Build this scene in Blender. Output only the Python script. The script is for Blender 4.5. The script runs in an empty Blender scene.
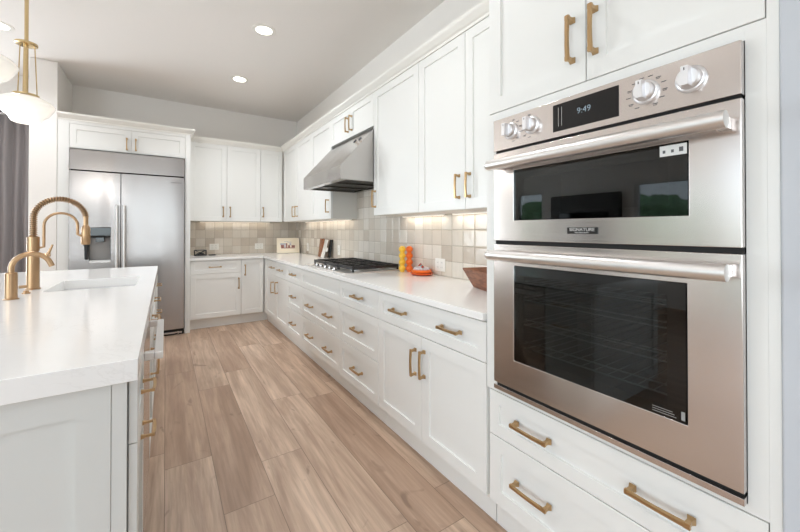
import bpy, bmesh, math, random
from mathutils import Vector, Matrix
random.seed(7)
sc = bpy.context.scene
COL = sc.collection
PI = math.pi

# ------------------------------------------------------------------ camera, world, lights, exposure
cam_d = bpy.data.cameras.new('camera'); cam = bpy.data.objects.new('camera', cam_d); COL.objects.link(cam)
cam.location = (0, 0, 1.259)
cam.rotation_euler = (math.radians(90.398), 0, -math.radians(33.303))
cam_d.sensor_width = 36; cam_d.lens = 356.66 / 800 * 36
cam_d.shift_y = -0.04788
cam_d.clip_start = 0.02
sc.camera = cam
vs = sc.view_settings
vs.view_transform = 'Standard'; vs.look = 'None'; vs.gamma = 1; vs.use_curve_mapping = False
vs.exposure = 0.68
sc.cycles.max_bounces = 10; sc.cycles.diffuse_bounces = 6; sc.cycles.glossy_bounces = 6
sc.cycles.use_denoising = True
sc.cycles.sample_clamp_indirect = 6
sc.cycles.caustics_reflective = False; sc.cycles.caustics_refractive = False

world = bpy.data.worlds.new('world'); sc.world = world; world.use_nodes = True
wn = world.node_tree.nodes; wl = world.node_tree.links
bg = wn['Background']
tc = wn.new('ShaderNodeTexCoord'); sep = wn.new('ShaderNodeSeparateXYZ'); rmp = wn.new('ShaderNodeValToRGB')
wl.new(tc.outputs['Generated'], sep.inputs[0]); wl.new(sep.outputs['Z'], rmp.inputs['Fac']); wl.new(rmp.outputs['Color'], bg.inputs['Color'])
rmp.color_ramp.elements[0].position = 0.0; rmp.color_ramp.elements[0].color = (.35, .36, .33, 1)
rmp.color_ramp.elements[1].position = 0.25; rmp.color_ramp.elements[1].color = (.62, .75, .95, 1)
e = rmp.color_ramp.elements.new(0.04); e.color = (.85, .92, 1, 1)
bg.inputs['Strength'].default_value = 1.7

def area_light(name, loc, aim, sx, sy, power, color):
    d = bpy.data.lights.new(name, 'AREA'); d.shape = 'RECTANGLE'; d.size = sx; d.size_y = sy; d.energy = power; d.color = color
    o = bpy.data.objects.new(name, d); COL.objects.link(o); o.location = loc
    o.rotation_euler = (Vector(aim) - Vector(loc)).to_track_quat('-Z', 'Y').to_euler()
    return o
# area lamps added out of view, standing in for daylight at the room's openings
area_light('rear_fill', (-.35, -3.5, 1.55), (-.35, 3, 2.6), .95, 2.3, 7.5, (.90, .96, 1))
area_light('rear_fill', (-1.36, -3.5, 1.55), (-1.36, 3, 2.6), .42, 2.3, 2.2, (.90, .96, 1))
area_light('side_fill', (-4.45, -1.0, 1.6), (0, 2.2, 3.3), 4.2, 2.6, 95, (.81, .915, 1))
area_light('garden_fill', (-2.6, 5.55, 1.4), (-2.2, 0, 2.2), 1.3, 2.0, 58, (.86, .94, 1))

# ------------------------------------------------------------------ node helper and materials
def srgb(r, g, b):
    f = lambda c: (c/255/12.92 if c/255 <= .04045 else ((c/255+.055)/1.055)**2.4)
    return (f(r), f(g), f(b), 1)

class NT:
    def __init__(s, name):
        s.m = bpy.data.materials.new(name); s.m.use_nodes = True; s.t = s.m.node_tree
        s.b = s.t.nodes['Principled BSDF']
    def n(s, typ, **kw):
        o = s.t.nodes.new(typ)
        for k, v in kw.items(): setattr(o, k, v)
        return o
    def put(s, sock, v):
        if hasattr(v, 'node'): s.t.links.new(v, sock)
        else: sock.default_value = v
    def math(s, op, a, b=0.0, c=None):
        o = s.n('ShaderNodeMath', operation=op); s.put(o.inputs[0], a); s.put(o.inputs[1], b)
        if c is not None: s.put(o.inputs[2], c)
        return o.outputs[0]
    def mix(s, f, a, b, typ='MIX'):
        o = s.n('ShaderNodeMix', data_type='RGBA', blend_type=typ); s.put(o.inputs[0], f); s.put(o.inputs[6], a); s.put(o.inputs[7], b)
        return o.outputs[2]
    def vec(s, x, y, z):
        o = s.n('ShaderNodeCombineXYZ'); s.put(o.inputs[0], x); s.put(o.inputs[1], y); s.put(o.inputs[2], z); return o.outputs[0]
    def pos(s):
        g = s.n('ShaderNodeNewGeometry'); p = s.n('ShaderNodeSeparateXYZ'); s.t.links.new(g.outputs['Position'], p.inputs[0])
        return p.outputs[0], p.outputs[1], p.outputs[2]
    def noise(s, v, scale, detail=3, rough=.5, dist=0):
        o = s.n('ShaderNodeTexNoise')
        if v is not None: s.put(o.inputs['Vector'], v)
        o.inputs['Scale'].default_value = scale; o.inputs['Detail'].default_value = detail
        o.inputs['Roughness'].default_value = rough; o.inputs['Distortion'].default_value = dist
        return o.outputs[0]
    def white(s, v):
        o = s.n('ShaderNodeTexWhiteNoise', noise_dimensions='3D'); s.put(o.inputs['Vector'], v); return o.outputs['Value'], o.outputs['Color']
    def ramp(s, f, stops):
        o = s.n('ShaderNodeValToRGB'); s.put(o.inputs[0], f); r = o.color_ramp
        r.elements[0].position, r.elements[0].color = stops[0]; r.elements[1].position, r.elements[1].color = stops[-1]
        for p, c in stops[1:-1]:
            e = r.elements.new(p); e.color = c
        return o.outputs[0]
    def bump(s, h, strength, dist=.002):
        o = s.n('ShaderNodeBump'); s.put(o.inputs['Height'], h); o.inputs['Strength'].default_value = strength; o.inputs['Distance'].default_value = dist
        s.t.links.new(o.outputs[0], s.b.inputs['Normal'])

def mat(name, col, rough=.5, metal=0, emit=None, es=0, spec=None, noise=None, coat=0):
    t = NT(name); b = t.b
    b.inputs['Roughness'].default_value = rough; b.inputs['Metallic'].default_value = metal
    b.inputs['Coat Weight'].default_value = coat
    if spec is not None: b.inputs['Specular IOR Level'].default_value = spec
    if noise:
        x, y, z = t.pos(); n = t.noise(t.vec(x, y, z), noise[0], 2)
        c2 = tuple(c*noise[1] for c in col[:3])+(1,)
        t.put(b.inputs['Base Color'], t.mix(n, c2, col))
    else: b.inputs['Base Color'].default_value = col
    if emit: b.inputs['Emission Color'].default_value = emit; b.inputs['Emission Strength'].default_value = es
    return t.m

M = {}
M['wall'] = mat('wall_paint', srgb(240, 237, 233), .85, noise=(40, .985))
M['ceil'] = mat('ceiling_paint', srgb(238, 234, 230), .9, noise=(60, .98))
M['trim'] = mat('white_trim', srgb(236, 234, 228), .45)
M['cab'] = mat('white_cabinet_lacquer', srgb(234, 234, 231), .32, noise=(3, .992))
M['cabbody'] = mat('cabinet_carcass', srgb(226, 223, 216), .5, noise=(5, .99))
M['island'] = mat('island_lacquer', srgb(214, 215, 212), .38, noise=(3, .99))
M['dark'] = mat('dark_gap', srgb(22, 21, 20), .7)
M['black'] = mat('black_gloss', srgb(10, 10, 12), .08)
M['iron'] = mat('cast_iron', srgb(38, 38, 40), .32, noise=(200, .6))
M['brass'] = mat('brushed_brass', srgb(196, 164, 122), .33, 1, noise=(30, .88))
M['palebrass'] = mat('pale_polished_brass', srgb(222, 198, 152), .25, 1)
M['bronzebrass'] = mat('champagne_bronze', srgb(182, 150, 116), .3, 1, noise=(30, .9))
M['knob'] = mat('satin_silver_knob', srgb(236, 236, 238), .38, 1)
M['bar'] = mat('satin_steel_bar', srgb(232, 230, 228), .36, 1)
M['plastic'] = mat('white_plastic', srgb(240, 238, 232), .35)
M['sink'] = mat('white_fireclay', srgb(240, 240, 240), .15)
M['opal'] = mat('opal_glass', srgb(250, 246, 238), .15, emit=(1, .94, .87, 1), es=.16)
M['lamp'] = mat('lamp_diffuser', srgb(255, 250, 240), .4, emit=(1, .93, .82, 1), es=6)
M['led'] = mat('led_diffuser', srgb(255, 240, 220), .4, emit=(1, .9, .76, 1), es=.9)
M['digit'] = mat('display_digits', srgb(120, 136, 145), .4, emit=(.75, .9, 1, 1), es=.06)
M['ink'] = mat('printed_ink', srgb(95, 95, 98), .6)
M['label'] = mat('sticker_white', srgb(232, 232, 230), .5)
M['labelgrey'] = mat('printed_grey_text', srgb(150, 150, 148), .5)
M['badge'] = mat('badge_black', srgb(20, 18, 18), .35)
M['chrome'] = mat('chrome_wire', srgb(190, 190, 190), .2, 1)
M['rack'] = mat('rack_wire', srgb(215, 220, 220), .35)
M['cavity'] = mat('oven_enamel', srgb(34, 36, 38), .35)
M['slate'] = mat('dark_slate', srgb(32, 38, 40), .5)
M['cream'] = mat('cream_print_paper', srgb(240, 228, 205), .6)
M['sketch'] = mat('print_reddish_brown', srgb(150, 100, 92), .7)
M['sketch2'] = mat('print_pale_blue_grey', srgb(176, 178, 190), .7)
M['yellow'] = mat('yellow_wax', srgb(244, 196, 62), .35, noise=(15, .9))
M['orange'] = mat('orange_wax', srgb(240, 112, 30), .35, noise=(15, .9))
M['rim'] = mat('orange_glaze', srgb(215, 92, 40), .2)
M['petal'] = mat('pale_lilac_glaze', srgb(200, 192, 196), .3)
M['berry'] = mat('red_glaze', srgb(170, 60, 50), .25)
M['teal'] = mat('blue_green_glaze', srgb(110, 140, 135), .3)
M['rubber'] = mat('black_rubber', srgb(15, 15, 16), .5)
M['leaf'] = mat('garden_leaves', srgb(165, 205, 145), .7, noise=(9, .1))
M['lawn'] = mat('garden_ground', srgb(150, 150, 130), .9, noise=(3, .7))
M['bronze'] = mat('window_frame_white', srgb(230, 230, 228), .4)

def steel(name, base, rough, axis, wav=.25, zst=.4, lo=.93, rv=.08):
    t = NT(name); x, y, z = t.pos()
    # brushed along one axis: fine streaks
    v = {'h': t.vec(t.math('MULTIPLY', x, 3), t.math('MULTIPLY', y, 3), t.math('MULTIPLY', z, 700)),
         'v': t.vec(t.math('MULTIPLY', x, 500), t.math('MULTIPLY', y, 500), t.math('MULTIPLY', z, 2))}[axis]
    n = t.noise(v, 1, 2)
    t.put(t.b.inputs['Base Color'], t.mix(n, tuple(c*lo for c in base[:3])+(1,), base))
    t.b.inputs['Metallic'].default_value = 1
    t.put(t.b.inputs['Roughness'], t.math('MULTIPLY_ADD', n, rv, rough))
    # slow waviness of the sheet metal
    w = t.noise(t.vec(x, y, t.math('MULTIPLY', z, zst)), 3.2, 1)
    t.bump(w, wav, .02)
    return t.m
M['steel'] = steel('brushed_steel_door', srgb(222, 215, 211), .17, 'h')
M['fridge'] = steel('brushed_steel_fridge', srgb(186, 183, 182), .2, 'h', .9, .12)
M['hood'] = steel('brushed_steel_hood', srgb(192, 188, 185), .2, 'h', .5, .4, .97, .02)

def glass_mat(name, tint, gl=.04):
    t = NT(name); n = t.t.nodes; out = n['Material Output']
    n.remove(t.b)
    tr = t.n('ShaderNodeBsdfTransparent'); tr.inputs[0].default_value = tint
    g = t.n('ShaderNodeBsdfGlossy'); g.inputs['Roughness'].default_value = .01; g.inputs[0].default_value = (1, 1, 1, 1)
    f = t.n('ShaderNodeFresnel'); f.inputs[0].default_value = 1.52
    fac = t.math('ADD', f.outputs[0], gl)
    m = t.n('ShaderNodeMixShader'); t.t.links.new(fac, m.inputs[0]); t.t.links.new(tr.outputs[0], m.inputs[1]); t.t.links.new(g.outputs[0], m.inputs[2])
    t.t.links.new(m.outputs[0], out.inputs[0]); return t.m
M['ovenglass'] = glass_mat('dark_oven_glass', (.36, .39, .39, 1), .0)
M['glass'] = glass_mat('clear_window_glass', (.95, .97, .96, 1), .0)

def floor_mat():
    t = NT('oak_plank_floor'); x, y, z = t.pos()
    W = .22; L = 1.45
    r = t.math('DIVIDE', x, W); row = t.math('FLOOR', r); fx = t.math('FRACT', r)
    off, _ = t.white(t.vec(row, 3.3, 1.7))
    q = t.math('ADD', t.math('DIVIDE', y, L), off); pl = t.math('FLOOR', q); fy = t.math('FRACT', q)
    rnd, rc = t.white(t.vec(row, pl, 9.1))
    gx = t.math('MULTIPLY', t.math('MINIMUM', fx, t.math('SUBTRACT', 1, fx)), W)
    gy = t.math('MULTIPLY', t.math('MINIMUM', fy, t.math('SUBTRACT', 1, fy)), L)
    g = t.math('MINIMUM', gx, gy)
    groove = t.math('LESS_THAN', g, .0016)
    shift = t.math('MULTIPLY', rnd, 37.0)
    gv = t.vec(t.math('MULTIPLY_ADD', x, 9, shift), t.math('MULTIPLY_ADD', y, .9, shift), shift)
    n1 = t.noise(gv, 1.0, 4, .55, 1.2)
    gv2 = t.vec(t.math('MULTIPLY_ADD', x, 60, shift), t.math('MULTIPLY_ADD', y, 3, shift), shift)
    n2 = t.noise(gv2, 1.0, 3, .6, .3)
    gv3 = t.vec(t.math('MULTIPLY_ADD', x, 5, shift), t.math('MULTIPLY_ADD', y, 2.2, shift), shift)
    n3 = t.noise(gv3, 1.0, 2, .5, 2.5)
    base = t.ramp(rnd, [(0, srgb(168, 140, 118)), (.12, srgb(194, 165, 142)), (.5, srgb(210, 182, 158)), (1, srgb(222, 196, 173))])
    c = t.mix(t.ramp(n1, [(.38, (0, 0, 0, 1)), (.68, (1, 1, 1, 1))]), t.mix(.55, base, srgb(142, 110, 88)), base)
    c = t.mix(t.math('MULTIPLY', t.ramp(n2, [(.35, (1, 1, 1, 1)), (.62, (0, 0, 0, 1))]), .26), c, srgb(110, 84, 68))
    kn = t.ramp(n3, [(.67, (0, 0, 0, 1)), (.74, (1, 1, 1, 1))])
    c = t.mix(t.math('MULTIPLY', kn, .4), c, srgb(92, 68, 54))
    c = t.mix(t.math('MULTIPLY', groove, .6), c, srgb(72, 56, 46))
    t.put(t.b.inputs['Base Color'], c); t.put(t.b.inputs['Roughness'], t.math('MULTIPLY_ADD', n2, .12, .36))
    h = t.math('SUBTRACT', t.math('MULTIPLY', n2, .15), t.math('MULTIPLY', groove, 1))
    t.bump(h, .25, .0012)
    return t.m
M['floor'] = floor_mat()

def tile_mat(axis, tint=(1, 1, 1, 1)):
    t = NT('zellige_tile_'+axis); x, y, z = t.pos(); u = x if axis == 'x' else y
    T = .1176
    a = t.math('DIVIDE', u, T); b = t.math('DIVIDE', t.math('SUBTRACT', z, .908), T)
    ia = t.math('FLOOR', a); ib = t.math('FLOOR', b); fa = t.math('FRACT', a); fb = t.math('FRACT', b)
    rnd, rc = t.white(t.vec(ia, ib, 4.2)); r2, _ = t.white(t.vec(ia, ib, 11.3))
    ea = t.math('MINIMUM', fa, t.math('SUBTRACT', 1, fa)); eb = t.math('MINIMUM', fb, t.math('SUBTRACT', 1, fb))
    g = t.math('MINIMUM', ea, eb); grout = t.math('LESS_THAN', g, .013)
    sh = t.math('MULTIPLY', rnd, 50.)
    # streaky glaze: direction varies from tile to tile
    nv = t.noise(t.vec(t.math('MULTIPLY_ADD', u, 60, sh), t.math('MULTIPLY', z, 8), sh), 1, 3)
    nc = t.noise(t.vec(t.math('MULTIPLY_ADD', u, 14, sh), t.math('MULTIPLY', z, 14), sh), 1, 3)
    base = t.ramp(rnd, [(0, srgb(192, 181, 170)), (.25, srgb(218, 210, 201)), (.65, srgb(231, 226, 219)), (1, srgb(240, 238, 235))])
    base = t.mix(t.math('MULTIPLY', r2, .25), base, srgb(204, 206, 198))
    c = t.mix(t.math('MULTIPLY', nv, .35), base, srgb(180, 170, 158))
    c = t.mix(t.math('MULTIPLY', nc, .3), c, srgb(232, 229, 223))
    c = t.mix(t.math('MULTIPLY', grout, .65), c, srgb(150, 140, 126))
    c = t.mix(1.0, c, tint, 'MULTIPLY')
    t.put(t.b.inputs['Base Color'], c)
    t.b.inputs['Roughness'].default_value = .14
    edge = t.math('MINIMUM', t.math('MULTIPLY', g, 14), 1.0)
    tilt = t.math('MULTIPLY', t.math('SUBTRACT', fa, .5), t.math('SUBTRACT', rnd, .5))
    tilt2 = t.math('MULTIPLY', t.math('SUBTRACT', fb, .5), t.math('SUBTRACT', r2, .5))
    h = t.math('ADD', t.math('ADD', edge, t.math('MULTIPLY', nc, 1.1)), t.math('MULTIPLY', t.math('ADD', tilt, tilt2), 1.6))
    t.bump(h, .8, .0022)
    return t.m
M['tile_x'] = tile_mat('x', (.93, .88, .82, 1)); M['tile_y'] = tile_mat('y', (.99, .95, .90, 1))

def quartz():
    t = NT('white_quartz'); x, y, z = t.pos()
    n = t.noise(t.vec(x, y, z), 1.6, 6, .6, 1.6)
    v = t.math('ABSOLUTE', t.math('SUBTRACT', n, .5))
    vein = t.ramp(v, [(0, (1, 1, 1, 1)), (.006, (0, 0, 0, 1))])
    patch = t.ramp(t.noise(t.vec(x, y, z), .9, 2), [(.58, (0, 0, 0, 1)), (.68, (1, 1, 1, 1))])
    cl = t.noise(t.vec(x, y, z), 5, 4)
    c = t.mix(t.math('MULTIPLY', cl, .25), srgb(244, 243, 241), srgb(230, 229, 227))
    c = t.mix(t.math('MULTIPLY', t.math('MULTIPLY', vein, patch), .16), c, srgb(188, 185, 180))
    t.put(t.b.inputs['Base Color'], c); t.b.inputs['Roughness'].default_value = .14
    return t.m
M['quartz'] = quartz()

def wood(name, c1, c2, rough=.45):
    t = NT(name); x, y, z = t.pos()
    n = t.noise(t.vec(t.math('MULTIPLY', x, 12), t.math('MULTIPLY', y, 12), t.math('MULTIPLY', z, 45)), 1, 4, .6, 1)
    t.put(t.b.inputs['Base Color'], t.mix(t.ramp(n, [(.35, (0, 0, 0, 1)), (.65, (1, 1, 1, 1))]), c1, c2)); t.b.inputs['Roughness'].default_value = rough
    t.bump(n, .15, .001)
    return t.m
M['bowl'] = wood('reddish_dough_bowl_wood', srgb(104, 62, 44), srgb(150, 98, 72))
M['board'] = wood('walnut_board_wood', srgb(128, 76, 44), srgb(168, 108, 66))
def cloth():
    t = NT('grey_curtain_cloth'); x, y, z = t.pos()
    n = t.noise(t.vec(t.math('MULTIPLY', x, 300), t.math('MULTIPLY', y, 300), t.math('MULTIPLY', z, 300)), 1, 2)
    t.put(t.b.inputs['Base Color'], t.mix(n, srgb(132, 126, 126), srgb(152, 146, 146))); t.b.inputs['Roughness'].default_value = .9
    return t.m
M['curtain'] = cloth()

# ------------------------------------------------------------------ mesh helpers
class MB:
    def __init__(s): s.bm = bmesh.new()
    def poly_prism(s, pts, axis, a, b):
        """pts: 2D outline in the two other axes (cyclic order), extruded along axis from a to b"""
        def P(p, w):
            return {'X': (w, p[0], p[1]), 'Y': (p[0], w, p[1]), 'Z': (p[0], p[1], w)}[axis]
        v0 = [s.bm.verts.new(P(p, a)) for p in pts]; v1 = [s.bm.verts.new(P(p, b)) for p in pts]
        n = len(pts)
        s.bm.faces.new(v0[::-1]); s.bm.faces.new(v1)
        for i in range(n): s.bm.faces.new((v0[i], v0[(i+1) % n], v1[(i+1) % n], v1[i]))
        return s
    def box(s, x0, x1, y0, y1, z0, z1):
        return s.poly_prism([(x0, y0), (x1, y0), (x1, y1), (x0, y1)], 'Z', z0, z1)
    def ring_box(s, o, i, z0, z1):
        """slab with a rectangular hole; o, i = (x0,x1,y0,y1)"""
        def r(q, z): return [s.bm.verts.new((q[a], q[b], z)) for a, b in ((0, 2), (1, 2), (1, 3), (0, 3))]
        a, b, c, d = r(o, z0), r(o, z1), r(i, z0), r(i, z1)
        for k in range(4):
            l = (k+1) % 4
            s.bm.faces.new((a[k], a[l], b[l], b[k])); s.bm.faces.new((c[l], c[k], d[k], d[l]))
            s.bm.faces.new((b[k], b[l], d[l], d[k])); s.bm.faces.new((a[l], a[k], c[k], c[l]))
        return s
    def tube(s, path, r, n=12, caps=True):
        path = [Vector(p) for p in path]; rr = r if isinstance(r, (list, tuple)) else [r]*len(path)
        rings = []; up = None
        for i, p in enumerate(path):
            d = (path[min(i+1, len(path)-1)] - path[max(i-1, 0)]).normalized()
            if up is None:
                up = Vector((0, 0, 1)) if abs(d.z) < .9 else Vector((1, 0, 0))
            a = d.cross(up).normalized(); up = a.cross(d).normalized()
            rings.append([s.bm.verts.new(p + (a*math.cos(2*PI*k/n) + up*math.sin(2*PI*k/n))*rr[i]) for k in range(n)])
        for A, B in zip(rings, rings[1:]):
            for k in range(n): s.bm.faces.new((A[k], A[(k+1) % n], B[(k+1) % n], B[k]))
        if caps: s.bm.faces.new(rings[0][::-1]); s.bm.faces.new(rings[-1])
        return s
    def lathe(s, prof, c=(0, 0, 0), n=32, axis='Z', close=True):
        rings = []
        for r, h in prof:
            ring = []
            for k in range(n):
                a = 2*PI*k/n; u, v = r*math.cos(a), r*math.sin(a)
                p = {'Z': (u, v, h), 'X': (h, u, v), 'Y': (u, h, v)}[axis]
                ring.append(s.bm.verts.new((c[0]+p[0], c[1]+p[1], c[2]+p[2])))
            rings.append(ring)
        for A, B in zip(rings, rings[1:]):
            for k in range(n): s.bm.faces.new((A[k], A[(k+1) % n], B[(k+1) % n], B[k]))
        if close: s.bm.faces.new(rings[0][::-1]); s.bm.faces.new(rings[-1])
        return s
    def sphere(s, c, r, sc3=(1, 1, 1), seg=20):
        m = Matrix.Translation(c) @ Matrix.Diagonal((r*sc3[0], r*sc3[1], r*sc3[2], 1))
        bmesh.ops.create_uvsphere(s.bm, u_segments=seg, v_segments=seg//2, radius=1, matrix=m); return s
    def loft(s, secs, caps=True):
        rings = [[s.bm.verts.new(p) for p in q] for q in secs]; n = len(rings[0])
        for A, B in zip(rings, rings[1:]):
            for k in range(n): s.bm.faces.new((A[k], A[(k+1) % n], B[(k+1) % n], B[k]))
        if caps: s.bm.faces.new(rings[0][::-1]); s.bm.faces.new(rings[-1])
        return s
    def xf(s, m): bmesh.ops.transform(s.bm, matrix=m, verts=s.bm.verts); return s
    def build(s, name, m, parent=None, bevel=0, smooth=False, segs=2, label=None, solid=0):
        bmesh.ops.recalc_face_normals(s.bm, faces=s.bm.faces)
        me = bpy.data.meshes.new(name)
        if parent is not None:
            w = world_loc(parent); bmesh.ops.translate(s.bm, vec=-w, verts=s.bm.verts)
        s.bm.to_mesh(me); s.bm.free()
        o = bpy.data.objects.new(name, me); COL.objects.link(o)
        if parent is not None: o.parent = parent
        me.materials.append(m)
        if smooth:
            for p in me.polygons: p.use_smooth = True
        if solid:
            md = o.modifiers.new('s', 'SOLIDIFY'); md.thickness = solid
        if bevel:
            md = o.modifiers.new('b', 'BEVEL'); md.width = bevel; md.segments = segs; md.limit_method = 'ANGLE'; md.angle_limit = math.radians(40)
            for p in me.polygons: p.use_smooth = True
            md.harden_normals = True
        elif smooth:
            me.set_sharp_from_angle(angle=math.radians(38))
        if label: o['label'] = label
        return o
def world_loc(o):
    w = Vector((0, 0, 0))
    while o is not None: w += o.location; o = o.parent
    return w
def thing(name, loc, label, cat, group=None):
    o = bpy.data.objects.new(name, None); COL.objects.link(o); o.location = loc; o.empty_display_size = .05
    return tag(o, label, cat, group)
def tag(o, label, cat, group=None):
    o['label'] = label; o['category'] = cat
    if group: o['group'] = group
    return o
def struct(o): o['kind'] = 'structure'; return o
def copy_tree(o, parent=None):
    c = o.copy(); COL.objects.link(c)
    if parent is not None: c.parent = parent
    for ch in [q for q in COL.objects if q.parent is o]: copy_tree(ch, c)
    return c
def text_mesh(body, size, ax_u, ax_v, origin, m, name, parent, ext=.0004, align='CENTER', sx=1, bold=0):
    cu = bpy.data.curves.new(name, 'FONT'); cu.body = body; cu.size = size; cu.extrude = ext; cu.align_x = align; cu.align_y = 'CENTER'; cu.offset = bold
    t = bpy.data.objects.new('tmp', cu); COL.objects.link(t)
    dg = bpy.context.evaluated_depsgraph_get(); me = bpy.data.meshes.new_from_object(t.evaluated_get(dg))
    bpy.data.objects.remove(t); bpy.data.curves.remove(cu)
    U = Vector(ax_u); V = Vector(ax_v); N = U.cross(V); O = Vector(origin) - world_loc(parent)
    for v in me.vertices: v.co = O + U*v.co.x*sx + V*v.co.y + N*v.co.z
    me.name = name; me.materials.clear(); me.materials.append(m)
    o = bpy.data.objects.new(name, me); COL.objects.link(o); o.parent = parent
    return o

# faces: map (u, v, depth out of the face) to world
def mapper(face, plane):
    return {'X-': lambda u, v, n: (plane-n, u, v), 'Y-': lambda u, v, n: (u, plane-n, v), 'X+': lambda u, v, n: (plane+n, u, v)}[face]
def shaker(face, plane, u0, u1, v0, v1, name, m, parent, rail=.062, th=.02, rec=.009, ch=.0015):
    """shaker panel whose FRONT lies in 'plane'; thickness goes back"""
    P = mapper(face, plane); b = MB()
    def rect(a, c, d): return [b.bm.verts.new(P(*q, d)) for q in ((u0+a, v0+a), (u1-a, v0+a), (u1-a, v1-a), (u0+a, v1-a))]
    rail = min(rail, (v1-v0)*.3)
    loops = [rect(0, 0, -th), rect(0, 0, -ch), rect(ch, 0, 0), rect(rail, 0, 0), rect(rail+.0015, 0, -rec)]
    b.bm.faces.new(loops[0]); b.bm.faces.new(loops[-1])
    for A, B in zip(loops, loops[1:]):
        for k in range(4): b.bm.faces.new((A[k], A[(k+1) % 4], B[(k+1) % 4], B[k]))
    return b.build(name, m, parent)
def handle(face, plane, uc, vc, L, vertical, parent, proj=.034, name='handle', m=None, slim=1):
    """tapered-foot bar pull"""
    P = mapper(face, plane); b = MB(); h = L/2
    def Q(t, w, n): return P(uc+w, vc+t, n) if vertical else P(uc+t, vc+w, n)
    for s in (-1, 1):
        t = s*(h-.008*slim)
        secs = []
        for n, w, e in ((0, .0095, .0095), (.004, .0085, .0085), (.014, .0055, .0055), (proj-.006, .006, .006), (proj+.002, .0075, .0075)):
            w *= slim; e *= slim
            secs.append([Q(t-e, -w, n), Q(t+e, -w, n), Q(t+e, w, n), Q(t-e, w, n)])
        b.loft(secs)
    secs = []
    for k in range(13):
        f = -1+2*k/12; arch = .0035*(1-f*f); w = (.0058+.0014*abs(f))*slim
        secs.append([Q(f*h, -w, proj-.006+arch), Q(f*h, w, proj-.006+arch), Q(f*h, w*.75, proj+.003+arch), Q(f*h, -w*.75, proj+.003+arch)])
    b.loft(secs)
    return b.build(name, m or M['brass'], parent)

# ------------------------------------------------------------------ room shell
XW, YW, ZC = 1.785, 5.783, 3.024
def wallbox(name, *a, m='wall'): return struct(MB().box(*a).build(name, M[m]))
wallbox('floor', -4.7, 1.9, -3.7, 5.9, -.08, 0, m='floor')
wallbox('ceiling', -4.7, 1.9, -3.7, 5.9, ZC, ZC+.1, m='ceil')
wallbox('wall_right', XW, XW+.12, -3.6, YW+.1, 0, ZC)
struct(MB().box(1.131, XW-.001, -3.58, .197, 0, ZC).build('wall_right_return', mat('wall_paint_shaded', srgb(196, 200, 206), .8), bevel=.006, segs=4))  # bluish shade on this wall is put into its base colour
# back wall with an opening for the garden window behind the curtain
b = MB(); b.box(-1.36, XW, YW, YW+.12, 0, ZC); b.box(-4.6, -3.5, YW, YW+.12, 0, ZC); b.box(-3.5, -1.36, YW, YW+.12, 2.45, ZC)
struct(b.build('wall_back', M['wall']))
struct(MB().box(-1.165, -.953, 5.087, YW-.002, 0, ZC-.001).build('wall_stub', M['wall'], bevel=.006))
# side (living-room) wall with two windows, plus light openings added here and in the rear wall
b = MB()
b.box(-4.72, -4.6, -3.6, -1.4, 0, ZC); b.box(-4.72, -4.6, -1.4, 1.9, 2.5, ZC); b.box(-4.72, -4.6, 1.9, 2.1, 0, ZC)
b.box(-4.72, -4.6, 2.1, 2.95, 0, .9); b.box(-4.72, -4.6, 2.1, 2.95, 2.1, ZC)
b.box(-4.72, -4.6, 2.95, 4.75, 0, ZC)
b.box(-4.72, -4.6, 4.75, 5.45, 0, .9); b.box(-4.72, -4.6, 4.75, 5.45, 2.1, ZC); b.box(-4.72, -4.6, 5.45, 5.9, 0, ZC)
struct(b.build('wall_left', M['wall']))
b = MB(); b.box(-4.6, -1.62, -3.72, -3.6, 0, ZC); b.box(.15, 1.9, -3.72, -3.6, 0, ZC); b.box(-1.1, -.85, -3.72, -3.6, 0, ZC); b.box(-1.62, -1.1, -3.72, -3.6, 2.7, ZC); b.box(-.85, .15, -3.72, -3.6, 2.7, ZC)
struct(b.build('wall_rear', M['wall']))
def window(name, axis, plane, a0, a1, z0, z1, mull):
    fr = MB(); w = .05
    def bx(u0, u1, v0, v1):
        if axis == 'X': fr.box(plane-.04, plane+.04, u0, u1, v0, v1)
        else: fr.box(u0, u1, plane-.04, plane+.04, v0, v1)
    bx(a0, a1, z0, z0+w); bx(a0, a1, z1-w, z1); bx(a0, a0+w, z0+w, z1-w); bx(a1-w, a1, z0+w, z1-w)
    for i in range(1, mull+1):
        c = a0+(a1-a0)*i/(mull+1); bx(c-.025, c+.025, z0+w, z1-w)
    o = struct(fr.build(name, M['bronze']))
    g = MB()
    if axis == 'X': g.box(plane-.003, plane+.003, a0+w, a1-w, z0+w, z1-w)
    else: g.box(a0+w, a1-w, plane-.003, plane+.003, z0+w, z1-w)
    g.build('window_pane', M['glass'], o)
window('window_1', 'Y', YW+.06, -3.5, -1.36, 0.02, 2.45, 1)
window('window_2', 'X', -4.66, 2.1, 2.95, .9, 2.1, 0)
window('window_3', 'X', -4.66, 4.75, 5.45, .9, 2.1, 0)
window('window_added_side', 'X', -4.66, -1.4, 1.9, .02, 2.5, 2)  # unseen window added to go with the side fill lamp
window('window_added_rear_1', 'Y', -3.66, -1.62, -1.1, .02, 2.7, 0)  # unseen rear window added, placed for a bright band in the refrigerator steel
window('window_added_rear_2', 'Y', -3.66, -.85, .15, .02, 2.7, 0)  # second added rear window, also set by its reflection in the refrigerator
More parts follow.
